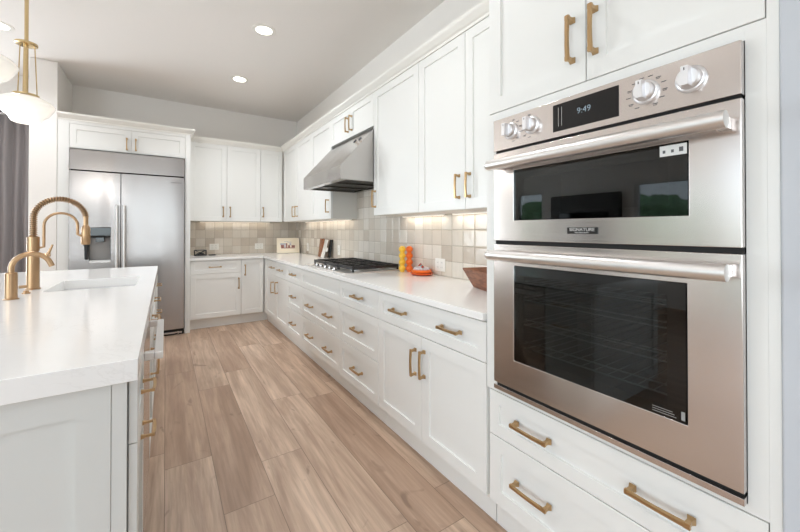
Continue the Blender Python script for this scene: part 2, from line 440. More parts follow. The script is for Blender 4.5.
# garden beyond the windows
struct(MB().box(-14, 8, -12, 14, -.3, -.12).build('ground', M['lawn']))
def bush(x, y, z, r, label, h=1.0):
    bm = MB(); bmesh.ops.create_icosphere(bm.bm, subdivisions=4, radius=1)
    for v in bm.bm.verts:
        k = 1+.16*math.sin(v.co.x*9+x)*math.cos(v.co.y*8)+.1*math.sin(v.co.z*14+y)+random.uniform(-.06, .06)
        v.co = Vector((x+v.co.x*r*k, y+v.co.y*r*k, z+v.co.z*r*h*k))
    tag(bm.build('garden_tree', M['leaf']), label, 'tree')
bush(-8.4, 4.2, 1.05, 1.15, 'green leafy tree reflected in the right of the microwave glass')
bush(-8.6, 7.6, 1.0, 1.1, 'green leafy tree reflected in the left of the microwave glass')
# dark fireplace opposite the ovens, seen only as a reflection
fp = thing('fireplace', (-4.5, 3.8, 0), 'dark fireplace with black opening mirrored in the microwave glass', 'fireplace')
MB().box(-4.597, -4.5, 3.15, 4.5, 0.001, 1.95).build('surround', mat('dark_stone', srgb(70, 68, 66), .5), fp)
MB().box(-4.5, -4.48, 3.35, 4.3, .75, 1.6).build('firebox', M['black'], fp)

# backsplash (tiled surface of the walls)
struct(MB().box(XW-.012, XW-.0005, 1.07, YW-.013, .9085, 1.40).build('trim_1', M['tile_y']))
struct(MB().box(XW-.012, XW-.0005, 2.641, 3.562, 1.40, 2.13).build('trim_2', M['tile_y']))
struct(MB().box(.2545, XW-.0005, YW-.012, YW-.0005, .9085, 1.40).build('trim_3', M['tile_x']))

# ------------------------------------------------------------------ base cabinets, right run (faces -X)
A = 1.138; G = .0018
def unit(name, x0, x1, y0, y1, z0, z1, label, cat='cabinet', group=None, m='cabbody', loc=None):
    t = thing(name, loc or ((x0+x1)/2, (y0+y1)/2, z0), label, cat, group)
    MB().box(x0, x1, y0, y1, z0, z1).build('body', M[m], t)
    return t
def front(t, u0, u1, v0, v1, kind, hs, face='X-', plane=A, m='cab', rail=.06, L=.145):
    slim = .62 if face == 'X+' else 1
    f = shaker(face, plane, u0+G, u1-G, v0+G, v1-G, kind, M[m], t, rail)
    for (u, v, vert) in hs: handle(face, plane, u, v, L, vert, f, slim=slim)
    return f
ZT, ZM, ZB, ZD = .868, .693, .412, .135
BX0, BX1, BZ1 = A+.021, 1.772, .874
def base_unit(y0, y1, label, gx=.002):
    t = thing('base_cabinet', ((BX0+BX1)/2, (y0+y1)/2, 0), label, 'cabinet', 'white base cabinets under the long worktop')
    MB().box(BX0, BX1, y0+gx/2, y1-gx/2, .118, BZ1).build('body', M['cabbody'], t)
    MB().box(1.197, 1.22, y0+gx/2, (5.25 if y1 > 5 else y1-gx/2), .001, .117).build('toe_kick', M['cab'], t)
    return t
t = base_unit(1.065, 1.981, 'white base cabinet next to the oven tower, one wide drawer above two doors')
front(t, 1.065, 1.981, ZM, ZT, 'drawer', [(1.289, .787, 0), (1.737, .787, 0)], rail=.05)
front(t, 1.065, 1.523, ZD, ZM, 'door', [(1.578-.08, .555, 1)])
front(t, 1.523, 1.981, ZD, ZM, 'door', [(1.578, .545, 1)])
t = base_unit(1.981, 2.592, 'white three-drawer base cabinet just right of the cooktop')
for z0, z1, zh in ((ZM, ZT, .787), (ZB, ZM, .556), (ZD, ZB, .270)): front(t, 1.981, 2.592, z0, z1, 'drawer', [(2.27, zh, 0)], rail=.055)
t = base_unit(2.592, 3.529, 'wide white base cabinet under the cooktop with two deep drawers')
front(t, 2.592, 3.529, ZM, ZT, 'false_front', [])
for z0, z1, zh in ((ZB, ZM, .55), (ZD, ZB, .268)): front(t, 2.592, 3.529, z0, z1, 'drawer', [(2.81, zh, 0), (3.26, zh, 0)])
t = base_unit(3.529, 4.03, 'narrow white three-drawer base cabinet just left of the cooktop')
for z0, z1, zh in ((ZM, ZT, .787), (ZB, ZM, .555), (ZD, ZB, .270)): front(t, 3.529, 4.03, z0, z1, 'drawer', [(3.78, zh, 0)], rail=.055)
t = base_unit(4.03, 5.08, 'white base cabinet in the inner corner, two small drawers above two doors')
front(t, 4.03, 4.53, ZM, ZT, 'drawer', [(4.28, .787, 0)], rail=.05)
front(t, 4.53, 5.03, ZM, ZT, 'drawer', [(4.66, .787, 0)], rail=.05)
front(t, 4.03, 4.53, ZD, ZM, 'door', [(4.43, .56, 1)])
front(t, 4.53, 5.03, ZD, ZM, 'door', [(4.63, .54, 1)])
MB().box(A+.004, A+.0205, 5.032, 5.152, ZD, ZT).build('filler', M['cab'], t)

# back run base cabinets (face -Y)
B = 5.134+.02
def back_unit(x0, x1, label):
    t = thing('base_cabinet', ((x0+x1)/2, 5.45, 0), label, 'cabinet', 'white base cabinets against the back wall')
    MB().box(x0+.001, x1-.001, B+.021, YW-.014, .118, BZ1).build('body', M['cabbody'], t)
    MB().box(x0+.001, (1.1965 if x1 > 1 else x1-.001), 5.226, 5.25, .001, .117).build('toe_kick', M['cab'], t)
    return t
t = back_unit(.256, .845, 'white base cabinet beside the refrigerator, a drawer above one wide door')
front(t, .256, .845, .70, ZT, 'drawer', [(.535, .785, 0)], 'Y-', B, rail=.05)
front(t, .256, .845, ZD, .70, 'door', [(.815, .555, 1)], 'Y-', B)
t = back_unit(.845, 1.134, 'narrow white base cabinet left of the inner corner with one tall door')
front(t, .845, 1.134, ZD, ZT, 'door', [(.893, .725, 1)], 'Y-', B, rail=.055)

# worktop, one L-shaped slab
wt = MB().poly_prism([(1.120, 1.067), (1.7725, 1.067), (1.7725, 5.7705), (.2555, 5.7705), (.2555, 5.132), (1.120, 5.132)], 'Z', .8755, .908).build('worktop', M['quartz'], bevel=.002)
tag(wt, 'long L-shaped white quartz worktop along the tiled walls', 'worktop')

# ------------------------------------------------------------------ oven tower
tw = thing('oven_tower_cabinet', (1.45, .63, 0), 'tall white cabinet housing the two steel ovens, doors above and drawers below', 'cabinet')
b = MB()
TX = A+.02
b.box(TX, XW-.002, .213, .235, .118, 2.78); b.box(TX, XW-.002, 1.018, 1.0625, .118, 2.78)
b.box(TX, XW-.002, .235, 1.018, .118, .605); b.box(TX, XW-.002, .235, 1.018, 1.735, 2.78); b.box(1.70, XW-.002, .235, 1.018, .605, 1.735)
b.build('body', M['cab'], tw)
MB().box(A+.001, A+.0195, .1975, .2174, .001, 2.78).build('side_strip', M['cab'], tw)
b = MB(); b.box(A+.001, A+.0195, .2176, .2535, .600, 1.741); b.box(A+.001, A+.0195, 1.0065, 1.0625, .600, 1.741); b.box(A+.001, A+.0195, .2536, 1.006, 1.706, 1.741); b.box(A+.001, A+.0195, .2536, 1.006, .600, .619)
b.build('face_frame', M['cab'], tw)
MB().box(1.197, 1.22, .215, 1.061, .001, .117).build('toe_kick', M['cab'], tw)
front(tw, .633, 1.050, 1.742, 2.72, 'door', [(.678, 1.893, 1)], L=.15)
front(tw, .218, .633, 1.742, 2.72, 'door', [(.602, 1.893, 1)], L=.15)
front(tw, .218, 1.050, .414, .598, 'drawer', [(.84, .511, 0), (.43, .511, 0)], L=.155, rail=.05)
front(tw, .218, 1.050, ZD, .414, 'drawer', [(.84, .281, 0), (.43, .281, 0)], L=.155)

# ------------------------------------------------------------------ ovens
PX = 1.117; y0, y1 = .2545, 1.0055
def knob(y, z, r, parent):
    k = thing_part('knob', (PX, y, z), parent)
    return k
def panel_hole(b, x0, x1, ya, yb, za, zb, hy0, hy1, hz0, hz1):
    b2 = MB(); b2.ring_box((ya, yb, za, zb), (hy0, hy1, hz0, hz1), x0, x1)
    # ring_box makes (y,z,x): rotate into place
    for v in b2.bm.verts: y, z, x = v.co; v.co = (x, y, z)
    me = bpy.data.meshes.new('t'); b2.bm.to_mesh(me); b2.bm.free(); b.bm.from_mesh(me); bpy.data.meshes.remove(me)
def bar_handle(z, parent, px=1.060):
    b = MB(); n = 28; R = .0205
    b.tube([(px, y0+.013, z), (px, y0+.0135, z), (px, y1-.040, z), (px, y1-.028, z), (px, y1-.019, z), (px+.001, y1-.014, z)], [R*.9, R, R, R, R*.8, R*.35], n)
    h = b.build('handle', M['bar'], parent, smooth=True)
    for a in (y0+.018, y1-.066): MB().box(px+.004, PX, a, a+.026, z-.015, z+.015).build('mount', M['steel'], h, bevel=.003)
def door_glass(t, hy0, hy1, hz0, hz1):
    MB().box(PX-.001, PX+.004, hy0+.001, hy1-.001, hz0+.001, hz1-.001).build('glass', M['ovenglass'], t)
    # black printed border behind the glass
    b = MB(); panel_hole(b, PX+.0045, PX+.007, hy0-.005, hy1+.005, hz0-.005, hz1+.005, hy0+.045, hy1-.04, hz0+.028, hz1-.035)
    b.build('glass_border', M['black'], t)
def cavity(t, ya, yb, za, zb, depth):
    b = MB(); x0, x1 = PX+.03, PX+.03+depth; w = .006
    b.box(x0, x1, ya-w, ya, za-w, zb+w); b.box(x0, x1, yb, yb+w, za-w, zb+w)
    b.box(x0, x1, ya, yb, za-w, za); b.box(x0, x1, ya, yb, zb, zb+w); b.box(x1, x1+w, ya-w, yb+w, za-w, zb+w)
    b.build('cavity', M['cavity'], t)
# microwave (upper)
mw = thing('microwave_oven', (PX+.2, .627, 1.222), 'stainless steel built-in microwave oven with clock display and four knobs, upper appliance', 'oven')
MB().box(PX, PX+.04, y0, y1, 1.577, 1.703).build('control_panel', M['steel'], mw, bevel=.002)
MB().box(PX+.012, PX+.04, y0+.004, y1-.004, 1.5685, 1.5765).build('shadow_gap', M['dark'], mw)
dr = MB(); panel_hole(dr, PX, PX+.028, y0, y1, 1.2175, 1.568, .357, .905, 1.297, 1.489)
dr = dr.build('door', M['steel'], mw, bevel=.0025)
door_glass(dr, .357, .905, 1.297, 1.489)
bar_handle(1.512, dr)
cavity(mw, .30, .95, 1.25, 1.54, .35)
dsp = MB().box(PX-.0015, PX+.001, .523, .737, 1.596, 1.688).build('display', M['black'], mw, bevel=.0005)
text_mesh('9:49', .027, (0, -1, 0), (0, 0, 1), (PX-.0022, .628, 1.645), M['digit'], 'clock_digits', dsp)
for i in range(2):
    MB().box(PX-.0019, PX-.0015, .716-.012*i, .7168-.012*i, 1.612, 1.676).build('icon_line', M['label'], dsp)
for (ky, r) in ((.917, .0265), (.822, .0265), (.452, .0275), (.350, .0275)):
    kz = 1.643
    k = MB().lathe([(r+.006, PX-.0005), (r+.006, PX-.005), (r+.003, PX-.008), (r*.95, PX-.010)], (0, ky, kz), 40, 'X').build('knob_ring', M['knob'], mw, smooth=True)
    kb = MB().lathe([(r*.98, PX-.010), (r*.93, PX-.024), (r*.8, PX-.027)], (0, ky, kz), 40, 'X')
    kb.loft([[(PX-.024, ky-.0095, kz-r*.92), (PX-.024, ky+.0095, kz-r*.92), (PX-.024, ky+.0095, kz+r*.92), (PX-.024, ky-.0095, kz+r*.92)],
             [(PX-.046, ky-.0075, kz-r*.86), (PX-.046, ky+.0075, kz-r*.86), (PX-.046, ky+.0075, kz+r*.86), (PX-.046, ky-.0075, kz+r*.86)]])
    kb.build('knob', M['knob'], k, smooth=True)
    MB().box(PX-.0466, PX-.046, ky-.0012, ky+.0012, kz+r*.45, kz+r*.7).build('pointer', M['ink'], k)
    if ky == .350: continue
    b = MB()
    for j in range(12 if ky < .5 else 6):
        a = math.radians(-60+j*27.3 if ky < .5 else -75+j*30)
        s = -1 if ky != .917 else 1
        cy, cz = ky-s*0+math.cos(a)*(r+.018)*(1 if ky < .5 else -s*1), kz+math.sin(a)*(r+.016)
        if cz > 1.697 or cz < 1.582: continue
        b.box(PX-.0006, PX, cy-.006, cy+.006, cz-.001, cz+.001)
        if j % 2: b.box(PX-.0006, PX, cy-.004, cy+.005, cz-.0045, cz-.003)
    b.build('dial_marking', M['ink'], mw)
lb = MB().box(PX-.002, PX-.001, .359, .419, 1.456, 1.484).build('sticker', M['label'], dr)
for yy, w in ((.409, .006), (.390, .006), (.371, .009)):
    MB().box(PX-.0024, PX-.002, yy-w/2, yy+w/2, 1.464, 1.464+w*1.3).build('icon', M['ink'], lb)
bd = MB().box(PX-.003, PX, .585, .686, 1.247, 1.268).build('badge', M['badge'], dr, bevel=.001)
text_mesh('SIGNATURE', .0145, (0, -1, 0), (0, 0, 1), (PX-.0035, .6355, 1.2605), M['bar'], 'badge_lettering', bd, sx=1.08)
text_mesh('KITCHEN SUITE', .0062, (0, -1, 0), (0, 0, 1), (PX-.0035, .6355, 1.2510), M['bar'], 'badge_lettering', bd, sx=1.05)
# wall oven (lower)
ov = thing('wall_oven', (PX+.2, .627, .62), 'stainless steel built-in wall oven with wire racks, below the microwave', 'oven')
MB().box(PX+.012, PX+.04, y0+.001, y1-.001, 1.2035, 1.217).build('vent_gap', M['dark'], ov)
dr = MB(); panel_hole(dr, PX, PX+.028, y0, y1, .648, 1.203, .362, .905, .760, 1.122)
dr = dr.build('door', M['steel'], ov, bevel=.0025)
door_glass(dr, .362, .905, .760, 1.122)
bar_handle(1.162, dr)
MB().box(PX+.016, PX+.04, y0+.004, y1-.004, .636, .648).build('shadow_gap', M['dark'], ov)
MB().box(PX-.0, PX+.04, y0, y1, .6205, .637).build('bottom_trim', M['steel'], ov, bevel=.001)
cavity(ov, .31, .95, .68, 1.16, .48)
for z in (.80, .89, .985, 1.05):
    b = MB()
    for k in range(15):
        yy = .33+k*.043; b.tube([(PX+.05, yy, z), (PX+.46, yy, z)], .0016, 6)
    for xx in (PX+.05, PX+.12, PX+.46): b.tube([(xx, .315, z+.002), (xx, .945, z+.002)], .0028, 6)
    b.build('oven_rack', M['rack'], ov)
MB().box(PX-.0016, PX-.001, .366, .374, .768, .79).build('sticker', M['labelgrey'], dr)
nt = MB()
for k in range(3): nt.box(PX-.0016, PX-.001, .385+.004*k, .44, .768+.006*k, .7695+.006*k)
nt.build('sticker_text', M['labelgrey'], dr)

# ------------------------------------------------------------------ upper cabinets, right run
U = 1.467; UZ0, UZ1 = 1.382, 2.428
def upper(y0, y1, z0, label, z1=UZ1):
    t = thing('wall_cabinet', ((U+XW)/2, (y0+y1)/2, z0), label, 'cabinet', 'white wall cabinets along the right wall')
    MB().box(U+.021, XW-.014, y0+.001, y1-.001, z0, z1).build('body', M['cabbody'], t)
    return t
t = upper(1.066, 1.998, UZ0, 'white two-door wall cabinet next to the oven tower')
front(t, 1.066, 1.537, UZ0, UZ1, 'door', [(1.520-.022, 1.52, 1)], plane=U)
front(t, 1.537, 1.998, UZ0, UZ1, 'door', [(1.588, 1.52, 1)], plane=U)
t = upper(1.998, 2.639, UZ0, 'white one-door wall cabinet directly right of the range hood')
front(t, 1.998, 2.639, UZ0, UZ1, 'door', [(2.607, 1.52, 1)], plane=U)
t = upper(2.639, 3.564, 2.142, 'short white two-door wall cabinet above the range hood')
front(t, 2.639, 3.101, 2.142, UZ1, 'door', [(3.057, 2.27, 1)], plane=U, rail=.055)
front(t, 3.101, 3.564, 2.142, UZ1, 'door', [(3.14, 2.27, 1)], plane=U, rail=.055)
t = upper(3.564, 4.18, UZ0, 'white one-door wall cabinet directly left of the range hood')
front(t, 3.564, 4.18, UZ0, UZ1, 'door', [(3.638, 1.52, 1)], plane=U)
t = upper(4.18, 5.41, UZ0, 'white two-door wall cabinet in the far corner of the right wall')
front(t, 4.18, 4.79, UZ0, UZ1, 'door', [(4.72, 1.51, 1)], plane=U)
front(t, 4.79, 5.40, UZ0, UZ1, 'door', [(4.85, 1.51, 1)], plane=U)
# back run uppers
V = 5.422
def upperb(x0, x1, label):
    t = thing('wall_cabinet', ((x0+x1)/2, 5.6, UZ0), label, 'cabinet', 'white wall cabinets on the back wall')
    MB().box(x0+.001, x1-.001, V+.021, YW-.014, UZ0, UZ1).build('body', M['cabbody'], t); return t
t = upperb(.256, 1.146, 'white two-door wall cabinet on the back wall beside the refrigerator')
front(t, .256, .703, UZ0, UZ1, 'door', [(.658, 1.51, 1)], 'Y-', V)
front(t, .703, 1.146, UZ0, UZ1, 'door', [(.745, 1.51, 1)], 'Y-', V)
t = upperb(1.146, 1.464, 'narrow white one-door wall cabinet on the back wall, at the corner')
front(t, 1.146, 1.458, UZ0, UZ1, 'door', [(1.18, 1.52, 1)], 'Y-', V, rail=.055)
# fridge surround
fs = thing('refrigerator_surround', (-.35, 5.4, 0), 'white cabinet framing the refrigerator with two small doors above it', 'cabinet')
FY = 5.087
MB().box(-.950, -.861, FY, YW-.002, 0, UZ1).build('side_panel', M['cab'], fs)
MB().box(.197, .253, FY, YW-.002, 0, UZ1).build('side_panel', M['cab'], fs)
MB().box(-.860, .196, FY+.021, YW-.002, 2.135, UZ1).build('body', M['cabbody'], fs)
for u0, u1, hx in ((-.860, -.332, -.372), (-.332, .196, -.290)):
    front(fs, u0, u1, 2.137, 2.395, 'door', [(hx, 2.235, 1)], 'Y-', FY, rail=.055, L=.135)
MB().box(-.860, .196, FY+.001, FY+.0205, 2.396, UZ1).build('top_rail', M['cab'], fs)
# crown moulding
def crown(pts, name):
    """pts: list of (x,y) of the face line with outward dirs; mitred sweep"""
    prof = [(-.03, 2.4285), (.004, 2.4285), (.006, 2.445), (.016, 2.452), (.040, 2.478), (.044, 2.488), (.044, 2.500), (-.03, 2.500)]
    n = len(pts); secs = []
    for i, (x, y) in enumerate(pts):
        P = Vector((x, y)); ds = []
        if i > 0: ds.append((P-Vector(pts[i-1])).normalized())
        if i < n-1: ds.append((Vector(pts[i+1])-P).normalized())
        ns = [Vector((d.y, -d.x)) for d in ds]
        m = ns[0] if len(ns) == 1 else (ns[0]+ns[1])/(1+ns[0].dot(ns[1]))
        secs.append([(x+m.x*o, y+m.y*o, z) for o, z in prof])
    b = MB().loft(secs); return struct(b.build(name, M['trim']))
crown([(-.951, 5.78), (-.951, FY), (.253, FY), (.253, V), (U, V), (U, 1.064)][1:], 'trim_4')

# under-cabinet LED strips
def led(x0, x1, y0, y1, label, P):
    t = thing('under_cabinet_light', ((x0+x1)/2, (y0+y1)/2, 1.372), label, 'light', 'light strips under the wall cabinets')
    MB().box(x0, x1, y0, y1, 1.3725, 1.3815).build('housing', M['plastic'], t)
    MB().box(x0+.004, x1-.004, y0+.004, y1-.004, 1.3705, 1.3724).build('diffuser', M['led'], t)
    d = bpy.data.lights.new('strip_glow', 'AREA'); d.shape = 'RECTANGLE'; d.size = x1-x0; d.size_y = y1-y0; d.energy = P*.2; d.color = (1, .9, .76)
    o = bpy.data.objects.new('strip_glow', d); COL.objects.link(o); o.parent = t; o.location = (0, 0, -.004)
led(1.73, 1.75, 1.15, 1.95, 'slim warm light strip under the wall cabinet beside the oven tower', 1.6)
led(1.73, 1.75, 2.05, 2.6, 'slim warm light strip under the wall cabinet right of the hood', 1.2)
led(1.73, 1.75, 3.65, 5.2, 'slim warm light strip under the wall cabinets left of the hood', 2.2)
led(.4, 1.35, 5.73, 5.75, 'slim warm light strip under the wall cabinets on the back wall', .8)

# ------------------------------------------------------------------ range hood
hd = thing('range_hood', (1.45, 3.1, 1.67), 'stainless steel range hood with sloped canopy above the cooktop', 'range hood')
h0, h1 = 2.642, 3.561; HX = 1.168; BKX = XW-.013
b = MB(); w = .004
prof = [(HX, 1.67), (HX, 1.783), (U+.02, 2.138), (BKX, 2.138), (BKX, 1.67), (BKX-w, 1.67), (BKX-w, 2.13), (U+.02, 2.13), (HX+w, 1.78), (HX+w, 1.67)]
b.poly_prism(prof, 'Y', h0+w, h1-w)
side = [(HX, 1.67), (HX, 1.783), (U+.02, 2.138), (BKX, 2.138), (BKX, 1.67)]
b.poly_prism(side, 'Y', h0, h0+w); b.poly_prism(side, 'Y', h1-w, h1)
b.build('canopy', M['hood'], hd)
MB().box(HX+w, BKX-w, h0+w, h1-w, 1.712, 1.716).build('inner_liner', M['dark'], hd)
b = MB().ring_box((HX+w, BKX-w, h0+w, h1-w), (HX+.06, BKX-.05, h0+.018, h1-.018), 1.671, 1.676)
b.build('lower_rim', M['hood'], hd)
for i in range(3):
    a0 = h0+.021+i*.294; a1 = a0+.285; b = MB()
    b.box(HX+.064, BKX-.055, a0, a0+.014, 1.672, 1.70); b.box(HX+.064, BKX-.055, a1-.014, a1, 1.672, 1.70)
    for k in range(16):
        xx = HX+.07+k*.0305; b.box(xx, xx+.016, a0+.014, a1-.014, 1.682, 1.696)
    b.build('baffle_filter', mat('baffle_steel', srgb(96, 92, 86), .35, 1) if i == 0 else bpy.data.materials['baffle_steel'], hd)
for yy in (2.78, 2.88):
    sx = U+.02-HX-.0; f = .76; cx = HX+sx*f; cz = 1.783+.355*f; nx, nz = -.355/math.hypot(sx, .355), sx/math.hypot(sx, .355)
    MB().tube([(cx+.004*nx*0-.018*sx/.477, yy, cz-.018*.355/.477), (cx+.018*sx/.477, yy, cz+.018*.355/.477)], .007, 10).build('control_button', M['ink'], hd)

# ------------------------------------------------------------------ refrigerator
rf = thing('refrigerator', (-.33, 5.4, 0), 'tall built-in stainless steel side-by-side refrigerator with ice dispenser', 'refrigerator')
fx0, fx1 = -.853, .189
MB().box(fx0+.004, fx1-.004, 5.10, YW-.01, .002, 2.125).build('body', M['dark'], rf)
MB().box(fx0, fx1, 5.055, 5.099, 1.906, 2.122).build('grille_panel', M['fridge'], rf, bevel=.002)
MB().box(fx0+.01, fx1-.01, 5.085, 5.099, .003, .07).build('toe_grille', M['dark'], rf)
b = MB(); b.box(fx0+.02, fx1-.02, 5.066, 5.084, .02, .04); b.tube([(fx1-.06, 5.05, .0), (fx1-.06, 5.05, .05)], .01, 8); b.build('foot_rail', M['chrome'], rf)
sp = -.421
# left door with dispenser recess
dl = MB(); dl.ring_box((fx0, sp-.003, .075, 1.892), (-.69, -.507, .905, 1.287), 5.045, 5.098)
for v in dl.bm.verts: x, z, y = v.co; v.co = (x, y, z)
dl = dl.build('freezer_door', M['fridge'], rf, bevel=.003)
dr_ = MB().box(sp+.003, fx1, 5.045, 5.098, .075, 1.892).build('fresh_food_door', M['fridge'], rf, bevel=.003)
dp = MB().box(-.689, -.508, 5.092, 5.0975, .906, 1.286).build('dispenser_recess', mat('dispenser_grey', srgb(150, 148, 146), .6), dl)
MB().box(-.689, -.508, 5.043, 5.06, 1.20, 1.286).build('dispenser_panel', mat('dispenser_panel_grey', srgb(112, 120, 124), .25, .3), dl, bevel=.002)
MB().box(-.685, -.512, 5.05, 5.09, 1.178, 1.199).build('dispenser_shadow', M['dark'], dl)
MB().box(-.635, -.565, 5.046, 5.085, 1.13, 1.178).build('dispenser_paddle', bpy.data.materials['dispenser_panel_grey'], dl, bevel=.003)
MB().box(-.689, -.508, 5.05, 5.09, .906, .93).build('drip_tray', M['bar'], dl)
def fh(x, parent):
    h = MB().tube([(x, 4.985, .60), (x, 4.985, 1.535)], .0135, 16).build('handle', M['bar'], parent, smooth=True)
    for z in (.64, 1.50): MB().tube([(x, 4.985, z), (x, 5.045, z)], .009, 12).build('mount', M['bar'], h, smooth=True)
fh(-.452, dl); fh(-.386, dr_)
text_mesh('SIGNATURE', .020, (1, 0, 0), (0, 0, 1), (.105, 5.044, 1.825), M['ink'], 'lettering', dr_)

# ------------------------------------------------------------------ island
IX = -.062; iy0, iy1 = 1.212, 4.24; iz0, iz1 = .848, .908; ILX = -1.30
ic = MB().ring_box((ILX, IX, iy0, iy1), (-.585, -.160, 2.80, 3.345), iz0, iz1).build('island_worktop', M['quartz'], bevel=.002)
tag(ic, 'thick white quartz island worktop with faint grey veins and a sink cut-out', 'worktop')
FX = -.064
IZ = .846
# near drawer cabinet with end panel
t = thing('island_cabinet', (-.6, 1.4, 0), 'pale grey-white island cabinet at the near end with panelled end and brass pulls', 'cabinet', 'island cabinets')
MB().box(-1.02, FX-.022, 1.263, 1.585, .10, IZ).build('body', M['island'], t)
shaker('Y-', 1.242, -1.02, -.1217, .10, IZ-.004, 'end_panel', M['island'], t, .073, .02, rec=.013)
MB().box(-.121, -.0875, 1.243, 1.262, .10, IZ-.004).build('corner_stile', M['island'], t, bevel=.001)
MB().box(-1.0, FX-.07, 1.30, 1.585, .001, .099).build('toe_kick', M['island'], t)
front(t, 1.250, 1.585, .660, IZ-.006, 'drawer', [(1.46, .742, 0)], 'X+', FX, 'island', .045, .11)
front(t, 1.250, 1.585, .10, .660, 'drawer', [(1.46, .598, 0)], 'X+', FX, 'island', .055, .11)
# dishwasher
dw = thing('dishwasher', (-.35, 1.9, 0), 'dishwasher in the island with a squared steel bar handle', 'dishwasher')
MB().box(-.66, FX-.03, 1.592, 2.188, .10, IZ-.003).build('body', M['dark'], dw)
dd = MB().box(FX-.029, FX, 1.592, 2.188, .11, IZ-.006).build('door', M['steel'], dw, bevel=.002)
b = MB(); hz = .795; b.box(-.034, -.006, 1.60, 2.18, hz-.014, hz+.014); b.box(FX, -.034, 1.60, 1.632, hz-.014, hz+.014); b.box(FX, -.034, 2.148, 2.18, hz-.014, hz+.014)
b.build('handle', M['bar'], dd, bevel=.003)
# sink cabinet and far cabinet
t = thing('island_cabinet', (-.6, 2.8, 0), 'pale grey-white island cabinet under the sink with paired brass pulls', 'cabinet', 'island cabinets')
b = MB(); b.box(-1.02, FX-.022, 2.195, 3.45, .10, .60); b.box(-1.02, -.66, 2.195, 3.45, .6001, IZ); b.box(-.659, FX-.022, 2.195, 2.215, .6001, IZ); b.box(-.659, FX-.022, 3.43, 3.45, .6001, IZ); b.box(-.13, FX-.022, 2.2151, 3.4299, .6001, IZ)
b.build('body', M['island'], t)
MB().box(-1.0, FX-.07, 2.195, 3.45, .001, .099).build('toe_kick', M['island'], t)
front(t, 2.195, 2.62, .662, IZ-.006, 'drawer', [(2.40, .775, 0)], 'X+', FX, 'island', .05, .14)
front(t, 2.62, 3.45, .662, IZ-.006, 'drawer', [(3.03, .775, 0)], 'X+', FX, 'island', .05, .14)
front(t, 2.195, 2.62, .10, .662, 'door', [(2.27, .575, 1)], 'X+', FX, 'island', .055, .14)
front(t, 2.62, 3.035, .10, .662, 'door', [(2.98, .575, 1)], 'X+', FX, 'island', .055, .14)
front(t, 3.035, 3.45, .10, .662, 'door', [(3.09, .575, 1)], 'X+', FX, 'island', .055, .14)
t = thing('island_cabinet', (-.6, 3.83, 0), 'pale grey-white island cabinet at the far end facing the refrigerator', 'cabinet', 'island cabinets')
MB().box(-1.02, FX-.022, 3.455, 4.20, .10, IZ).build('body', M['island'], t)
MB().box(-1.0, FX-.07, 3.455, 4.16, .001, .099).build('toe_kick', M['island'], t)
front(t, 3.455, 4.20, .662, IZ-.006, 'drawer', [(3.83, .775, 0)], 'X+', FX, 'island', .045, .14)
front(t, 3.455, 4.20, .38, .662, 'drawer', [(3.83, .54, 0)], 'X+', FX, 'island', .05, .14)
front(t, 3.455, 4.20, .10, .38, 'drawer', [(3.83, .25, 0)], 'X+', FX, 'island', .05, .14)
# undermount sink
sk = MB(); so, w = (-.60, -.145, 2.785, 3.36), .012
sk.ring_box((-.62, -.131, 2.765, 3.375), (-.588, -.157, 2.797, 3.348), .835, .8465)
for a in ((-.60, -.588, 2.785, 3.36), (-.157, -.145, 2.785, 3.36), (-.588, -.157, 2.785, 2.797), (-.588, -.157, 3.348, 3.36)): sk.box(*a, .625, .835)
sk.box(-.588, -.157, 2.797, 3.348, .625, .637)
sko = tag(sk.build('sink', M['sink']), 'white undermount sink basin set into the island worktop', 'sink')
MB().lathe([(.045, .6375), (.045, .640), (.03, .6405), (.02, .6385)], (-.375, 3.1, 0), 24).build('drain', M['brass'], sko, smooth=True)

# ------------------------------------------------------------------ faucets
fc = thing('kitchen_faucet', (-.66, 2.98, .908), 'tall brushed brass pull-down faucet with a coiled spring neck', 'faucet')
fx, fy, fz = -.66, 2.98, .9085
dirx = Vector((1, .05, 0)).normalized()
MB().lathe([(.036, fz), (.036, fz+.004), (.029, fz+.008), (.028, fz+.215), (.0235, fz+.218), (.0235, fz+.225), (.0275, fz+.228), (.0275, fz+.31), (.017, fz+.315)], (fx, fy, 0), 28).build('body', M['bronzebrass'], fc, smooth=True)
# spring neck: straight then arc in plane dirx-Z
R = .118; top = 1.332
path = [Vector((fx, fy, fz+.31)), Vector((fx, fy, fz+.36))]
path = [Vector((fx, fy, z)) for z in (fz+.31, fz+.33, fz+.36, fz+.39)]
for k in range(25):
    a = PI - k/24*PI*.98; path.append(Vector((fx, fy, 1.332)) + dirx*(R+R*math.cos(a)) + Vector((0, 0, R*math.sin(a))))
MB().tube(path, .0108, 14).build('hose', mat('dark_bronze_hose', srgb(120, 96, 74), .4, 1), fc, smooth=True)
